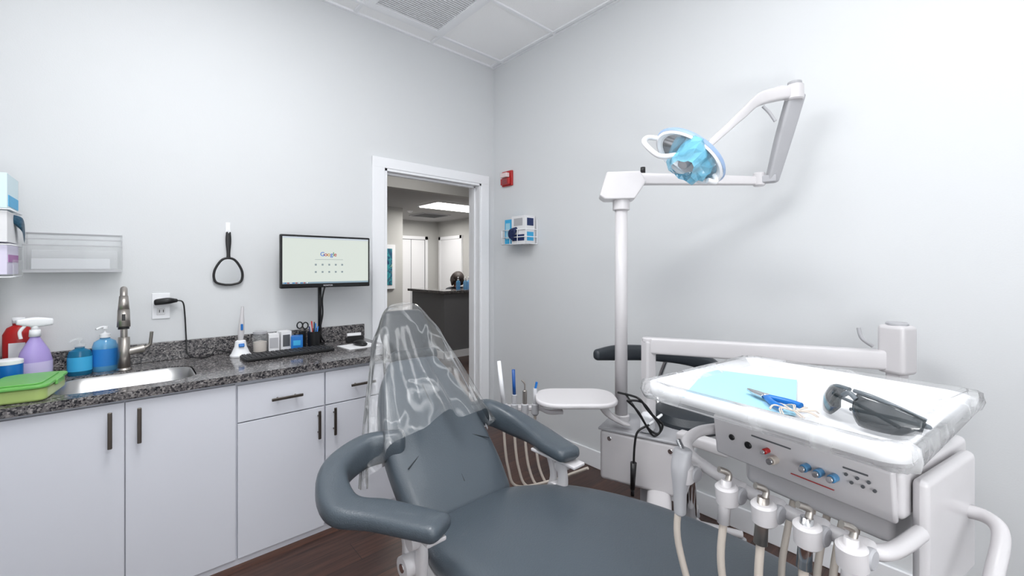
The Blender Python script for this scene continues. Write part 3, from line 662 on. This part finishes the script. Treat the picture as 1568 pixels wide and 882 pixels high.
lm(tube('handle_b',[(.13,.0,.02),(.15,0,.05),(.12,.0,.07)],.011,trimm))
lm(lathe('bulb_cap',[(0,.09),(.02,.085),(.026,.06),(.022,.02),(.03,.01)],(0,0,0),greyp,20))
vs=[];fs=[]
random.seed(3);NR,NC=9,18
for r in range(NR):
    t=r/(NR-1)
    for c in range(NC):
        A_=2*math.pi*c/NC;rad=.02+.075*math.sin(math.pi*min(1,t*.75+.12))*(1+.25*math.sin(3*A_+4*t)+random.uniform(-.12,.12))
        vs.append((.015+rad*math.cos(A_)*.9,rad*math.sin(A_),-.045+.15*t+random.uniform(-.008,.008)))
for r in range(NR-1):
    for c in range(NC):
        j=(c+1)%NC;fs.append((r*NC+c,r*NC+j,(r+1)*NC+j,(r+1)*NC+c))
lm(meshobj('barrier_film',vs,fs,filmb))
group('assistant_tray',(1.57,1.30,.78),-42)
slab('top',rrect(0,0,.19,.13,.10,8),-.012,.012,whitep,.01)
loft('stem',[((.12,.0,-.025),Y,X,.022,.022),((.16,0,-.08),Y,X,.022,.022),((.23,0,-.12),Y,X,.022,.022)],whitep)
# instrument holder shares the assistant arm, so it is part of the same unit
holder=bpy.data.objects.new('instrument_holder',None);COL.objects.link(holder);holder.parent=G[0]
Rm=Matrix.Rotation(math.radians(42),3,'Z');rel=Rm@Vector((1.42-1.57,1.52-1.30,.715-.78));holder.location=rel
G[0]=holder
box('rail',(0,0,0),(.22,.04,.022),whitep,.006);loft('rail_arm',[((.09,0,0),Y,Z,.015,.01),((.13,-.06,.0),Y,Z,.015,.01),((.19,-.12,.02),Y,Z,.015,.01)],whitep,cap=.004)
for i,x in enumerate((-.08,-.03,.02,.07)):
    cyl('cup_%d'%i,(x,-.02,-.025),(x,-.02,.025),.018,greyp,bev=.003)
cyl('saliva_ejector',(-.08,-.02,.0),(-.105,-.02,.23),.012,trimm,.009);cyl('blue_tip',(-.03,-.02,.05),(-.035,-.02,.19),.008,M('navy_tip',(25,80,150),.4));cyl('valve_b',(-.03,-.02,-.04),(-.03,-.02,.07),.013,greyp,bev=.002)
cyl('syringe',(.02,-.02,-.03),(.02,-.02,.09),.011,steel,bev=.002);tube('syringe_tip',[(.02,-.02,.09),(.02,-.02,.12),(.005,-.02,.14)],.004,steel);cyl('valve_d',(.07,-.02,-.03),(.07,-.02,.10),.012,greyp,.010)
tube('blue_lever',[(.07,-.02,.09),(.078,-.02,.13)],.006,bluem)
for i,x in enumerate((-.08,-.03,.02,.07)):
    tube('hose_%d'%i,[(x,-.02,-.02),(x,-.02,-.12),(x+.02,-.03,-.28),(x+.07,-.05,-.36),(.2,-.08,-.30),(.30,-.16,-.22)],.0065,beige)
group('coiled_power_cable')
def cp(u,z,dd=0):
    return (1.66+.744*u+.668*dd,1.09-.668*u+.744*dd,z)
tube('loop_a',[cp(.0,.80,.12),cp(.06,.81),cp(.10,.76),cp(.15,.70),cp(.16,.66),cp(.13,.64),cp(.10,.68),cp(.06,.75),cp(.01,.80)],.005,black)
tube('loop_b',[cp(.02,.80),cp(.08,.79),cp(.13,.73),cp(.17,.69),cp(.15,.65),cp(.11,.67),cp(.07,.73),cp(.03,.79),cp(.03,.80,.1)],.005,black)
tube('tail',[cp(.11,.69),cp(.06,.66),cp(.045,.6),cp(.04,.5)],.005,black);cyl('connector',cp(.04,.52),cp(.035,.40),.014,black,.010);cyl('connector_tip',cp(.035,.41),cp(.035,.37),.008,black)
group('cable_clamp');box('body',(1.80,1.06,.675),(.07,.06,.085),trimm,.015,rot=(0,0,20));tube('strap',[(1.76,1.08,.64),(1.76,1.02,.69),(1.82,1.0,.72),(1.86,1.05,.68)],.006,trimm)
group('assistant_stool',(2.11,1.0,0),0)
for i in range(5):
    a=math.radians(72*i+20);tube('leg_%d'%i,[(0,0,.11),(.24*math.cos(a),.24*math.sin(a),.075)],.018,whitep,straight=True)
    lathe('caster_%d'%i,[(0,0),(.018,.003),(.026,.025),(.02,.055),(0,.06)],(.24*math.cos(a),.24*math.sin(a),0),greyp)
cyl('column',(0,0,.1),(0,0,.6),.028,chrome);lathe('hub',[(0,.05),(.06,.06),(.07,.09),(.05,.12),(0,.13)],(0,0,0),whitep)
lathe('seat',[(0,.60),(.15,.60),(.185,.62),(.19,.65),(.17,.68),(.1,.69),(0,.69)],(0,0,0),leatherd)
P=[Vector(p) for p in ((-.22,.41,.925),(-.12,.36,.93),(.02,.26,.925),(.12,.12,.915),(.13,-.02,.90),(.08,-.11,.88))]
secs=[]
for i,p in enumerate(P):
    t=P[min(i+1,5)]-P[max(i-1,0)];t.z=0;t.normalize();secs.append((p,Vector((t.y,-t.x,0)),Z,.028,[.03,.042,.042,.042,.04,.034][i]))
loft('torso_support',secs,leatherd,cap=.022,p=2.6)
tube('support_bar',[(0,.05,.6),(0.06,.2,.62),(.12,.24,.75),(.10,.18,.90)],.012,chrome)
# ------------------------------------------------------------------ delivery unit
group('dental_delivery_unit')
BP=Vector((1.857,1.087,0))
box('arm_post',(BP.x,BP.y,.835),(.055,.055,.43),whitep,.012,rot=(0,0,-22));cyl('post_cap',(BP.x,BP.y,1.04),(BP.x,BP.y,1.062),.03,whitep,bev=.004)
BE=Vector((2.22,.27,1.035));bd=(BE-Vector((BP.x,BP.y,1.03)));bdn=bd.normalized();bs=Vector((-bdn.y,bdn.x,0))
loft('beam',[(Vector((BP.x,BP.y,1.025)),bs,Z,.026,.038),(BE,bs,Z,.026,.038)],whitep,cap=.006,p=7,smoothspine=False)
box('end_joint',(2.23,.235,1.08),(.085,.095,.19),whitep,.016,rot=(0,0,-24));cyl('end_joint_cap',(2.23,.235,1.17),(2.23,.235,1.185),.035,greyp,bev=.004)
box('end_post',(2.23,.235,.93),(.05,.055,.16),whitep,.008,rot=(0,0,-24));tube('brake',[(2.17,.30,1.09),(2.15,.33,1.12),(2.15,.34,1.16)],.007,greyp)
loft('return_arm',[(Vector((2.22,.235,.87)),Y,Z,.03,.03),(Vector((1.8,.28,.87)),Y,Z,.03,.03),(Vector((1.35,.28,.90)),Y,Z,.035,.03)],whitep,cap=.01,p=6)
loft('short_arm',[(Vector((1.80,.90,.66)),X,Z,.03,.022),(Vector((1.74,.76,.685)),X,Z,.03,.022),(Vector((1.70,.66,.70)),X,Z,.03,.022)],whitep,cap=.01,p=5)
group('instrument_delivery_head',(1.12,.27,0),-12)
box('body',(.12,0,.985),(.34,.37,.09),whitep,.012);box('front_panel',(-.058,-.0,.985),(.016,.355,.10),whitep,.006,rot=(0,-8,0))
box('lower_body',(.14,0,.90),(.26,.30,.09),whitep,.02)
box('side_skirt',(.10,-.20,.90),(.26,.025,.24),whitep,.012)
xf=-.069
for i,(y,z,c,r) in enumerate(((.13,.99,black,.007),(.09,.985,black,.008),(.045,.99,redm,.006),(.03,.975,beige,.009),(-.035,.985,knobb,.008),(-.06,.985,knobb,.008),(-.085,.985,knobb,.008))):
    cyl('dial_%d'%i,(xf+.008,y,z),(xf-.014 if i>1 else xf-.002,y,z),r,c,bev=.002)
    if i>1: cyl('dial_tip_%d'%i,(xf-.014,y,z),(xf-.022,y,z),r*.7,chrome)
for i in range(6): cyl('port_%d'%i,(xf,-.105-.009*i,1.0-.012*(i%2)),(xf-.003,-.105-.009*i,1.0-.012*(i%2)),.003,dgrey)
for i,(y,w) in enumerate(((.06,.04),(.02,.05),(-.12,.04))): box('marking_%d'%i,(xf-.001,y,1.012),(.003,w,.003),dgrey)
box('red_label',(xf-.001,-.045,.960),(.003,.08,.0012),redm)
tube('bar',[(-.03,.19,.985),(-.10,.20,.985),(-.155,.19,.97),(-.175,.14,.95),(-.18,.0,.935),(-.18,-.16,.935),(-.16,-.20,.935),(-.06,-.21,.94)],.013,whitep)
tube('side_handle',[(.178,-.185,.905),(.185,-.232,.91),(.15,-.262,.90),(.06,-.27,.85),(-.01,-.275,.79),(-.03,-.24,.76),(-.02,-.20,.79)],.013,whitep)
for i,y in enumerate((.145,.04,-.035,-.11,-.175)):
    x=-.205
    box('holder_%d'%i,(x+.01,y,.935),(.05,.042,.035),whitep,.012,rot=(0,0,12));cyl('ring_%d'%i,(x-.015,y,.915),(x-.02,y,.955),.022,whitep,bev=.004)
    cyl('wheel_%d'%i,(x+.0,y-.024,.935),(x+.0,y+.024,.935),.017,greyp,bev=.003)
    if i==0:
        loft('syringe_body',[((x-.02,y,.985),X,Y,.016,.02),((x-.028,y,.95),X,Y,.018,.02),((x-.03,y,.90),X,Y,.014,.014),((x-.03,y,.85),X,Y,.012,.012)],greyp,cap=.006,p=2.5)
        tube('syringe_button',[(x-.02,y,.985),(x-.01,y+.02,1.0)],.006,chrome)
    else:
        cyl('handpiece_%d'%i,(x-.02,y,.965),(x-.03,y,.88),.010,[whitep,steel,chrome,whitep][i-1],.012)
        tube('coupler_%d'%i,[(x-.02,y,.955),(x-.012,y,.975),(x-.03,y+.01,.985)],.006,steel)
    tube('hose_%d'%i,[(x-.03,y,.88),(x-.035,y,.78),(x-.0,y+.02*(i-2),.60),(x+.08,y*.7,.50),(x+.22,y*.5,.56),(.02,y*.4,.72),(.08,y*.4,.87)],.0075,beige)
# tray
group('instrument_tray',(1.10,.275,1.12),-7)
hx,hy=.245,.23
vs=[];fs=[]
prof=[(.0,-.010),(.0,.014),(-.008,.016),(-.018,.004),(-.03,.001)]
for o_,z in [(-.03,-.012)]+prof:
    vs+=[(x,y,z) for x,y in rrect(0,0,hx+o_,hy+o_,.04+o_*.5,6)]
nn=28
for k in range(5):
    for i in range(nn):
        j=(i+1)%nn;fs.append((k*nn+i,k*nn+j,(k+1)*nn+j,(k+1)*nn+i))
fs.append(tuple(range(5*nn,6*nn)));fs.append(tuple(reversed(range(nn))))
meshobj('tray_pan',vs,fs,M('tray_white',(226,227,230),.4),True)
box('support',(.05,0,-.035),(.18,.18,.05),whitep,.01)
vs=[];fs=[];random.seed(11)
lay=[(-.01,-.020),(.008,-.018),(.013,-.002),(.010,.017),(-.008,.021),(-.025,.010),(-.04,.005)]
for k,(o_,z) in enumerate(lay):
    ol=rrect(0,0,hx+o_,hy+o_,.035,23)
    for i,(x,y) in enumerate(ol):
        f=(.0012 if k<5 else .0006)
        ex=0
        if k<5 and x>0 and y<0: ex=.03*max(0,min(1,(x/hx)))*max(0,min(1,-y/hy))
        a=i*.55
        vs.append((x+random.uniform(-f,f)+ex+.002*math.sin(a),y+random.uniform(-f,f)+.002*math.sin(a*1.3),z+random.uniform(-f,f)*.5))
nn=len(ol)
for k in range(len(lay)-1):
    for i in range(nn):
        j=(i+1)%nn;fs.append((k*nn+i,k*nn+j,(k+1)*nn+j,(k+1)*nn+i))
meshobj('film_sleeve',vs,fs,filmt,True)
group('paper_bib',(1.04,.37,1.1250),14);box('sheet',(0,0,0),(.30,.20,.001),lblue)
group('wire_cutter',(.965,.295,1.135),58)
for s in (1,-1):
    tube('handle_%d'%s,[(-.055,s*.022,0),(-.03,s*.018,0),(0,s*.004,0),(.01,-s*.003,0)],.006,bluem)
    loft('jaw_%d'%s,[((.01,s*.003,0),Y,Z,.007,.004),((.035,s*.004,0),Y,Z,.005,.004),((.06,s*.001,0),Y,Z,.0015,.003)],chrome,cap=.001)
cyl('pivot',(.008,0,-.005),(.008,0,.006),.006,chrome)
group('cotton_brush',(.92,.24,1.132),10)
for i in range(16):
    a=i*.8;tube('bristle_%d'%i,[(0,0,0),(.02*math.cos(a),.03*math.sin(a),.006),(.035*math.cos(a+.3),.04*math.sin(a+.3),.0)],.0012,beige)
# safety glasses (temples folded, lenses tipped up a little)
gg=group('safety_glasses',(.945,.165,1.155),236);gg.rotation_euler=(math.radians(-20),0,math.radians(234));gg.scale=(1.1,1.1,1.1)
def lens(s):
    vs=[];fs=[];R=.082
    nu,nv=18,9
    for i in range(nu):
        u=i/(nu-1);th=math.radians(4+62*u)
        notch=.018*max(0,1-u*5)**1.5
        top=.026-.007*u*u; bot=-.024+notch+.020*u**2.6
        for j in range(nv):
            v=j/(nv-1);z=bot+(top-bot)*v
            bulge=.0035*math.sin(math.pi*v)
            vs.append((s*(.004+(R+bulge)*math.sin(th)),-R*(math.cos(th)-1)*.9-bulge,z))
    for i in range(nu-1):
        for j in range(nv-1): fs.append((i*nv+j,(i+1)*nv+j,(i+1)*nv+j+1,i*nv+j+1))
    o=meshobj('lens_%d'%s,vs,fs,dark_lens,True);m=o.modifiers.new('s','SOLIDIFY');m.thickness=.0015
    tube('temple_%d'%s,[(s*.077,.045,.012),(s*.072,.058,.010),(s*.02,.056+.004*s,.006),(-s*.045,.050+.004*s,-.004)],.0030,lens_clear)
    tube('brow_%d'%s,[(s*.004,-.001,.026),(s*.03,.004,.026),(s*.055,.020,.023),(s*.077,.046,.018)],.0032,lens_clear)
lens(1);lens(-1)
tube('bridge',[(-.012,-.001,.014),(0,-.004,.020),(.012,-.001,.014)],.004,lens_clear)
# ------------------------------------------------------------------ lights
nogroup()
def area(name,loc,sx,sy,p,col=(1,1,1),rot=(0,0,0)):
    l=bpy.data.lights.new(name,'AREA');l.shape='RECTANGLE';l.size=sx;l.size_y=sy;l.energy=p;l.color=col
    o=bpy.data.objects.new(name,l);COL.objects.link(o);o.location=loc;o.rotation_euler=tuple(math.radians(r) for r in rot);return o
glow=M('room_troffer_glow',(255,255,255),.5,emit=(250,252,255),es=2)
for i,(x,y,p) in enumerate(((.26,1.29,34),(1.475,.07,3),(.26,-.85,15))):
    group('ceiling_troffer');bx('diffuser',x-.29,x+.29,y-.59,y+.59,ZC-.016,ZC-.006,glow);nogroup()
    area('troffer_lamp',(x,y,ZC-.03),.56,1.16,p,(.99,.995,1))
area('daylight_fill',(.1,YB+.05,1.5),1.0,1.8,13,(.93,.97,1.0),(90,0,0))  # cool area lamp added behind the camera; this wall has no window
area('ceiling_fill',(.0,-.7,.9),.8,.8,31,(1,.995,.985),(180,0,0))  # unseen fill lamp added behind the camera, aimed up to brighten the ceiling
area('hall_lamp',(4.3,6.2,2.40),1.1,.55,34,(1,.97,.93));area('hall_lamp_near',(2.6,4.2,2.9),1.2,.6,17,(1,.97,.93))
area('hall_lamp_far',(4.6,7.8,2.40),.6,.6,14,(1,.97,.93))
w=bpy.data.worlds.new('world');sc.world=w;w.use_nodes=True;w.node_tree.nodes['Background'].inputs[0].default_value=(.8,.9,1,1);w.node_tree.nodes['Background'].inputs[1].default_value=.5
# ------------------------------------------------------------------ camera
cam=bpy.data.cameras.new('camera');co=bpy.data.objects.new('camera',cam);COL.objects.link(co)
cam.sensor_width=36;cam.lens=14.986;cam.shift_y=-32/1568;cam.clip_start=.02
co.location=(0,0,1.4);co.rotation_euler=(math.radians(90),0,math.radians(-41.9))
sc.camera=co
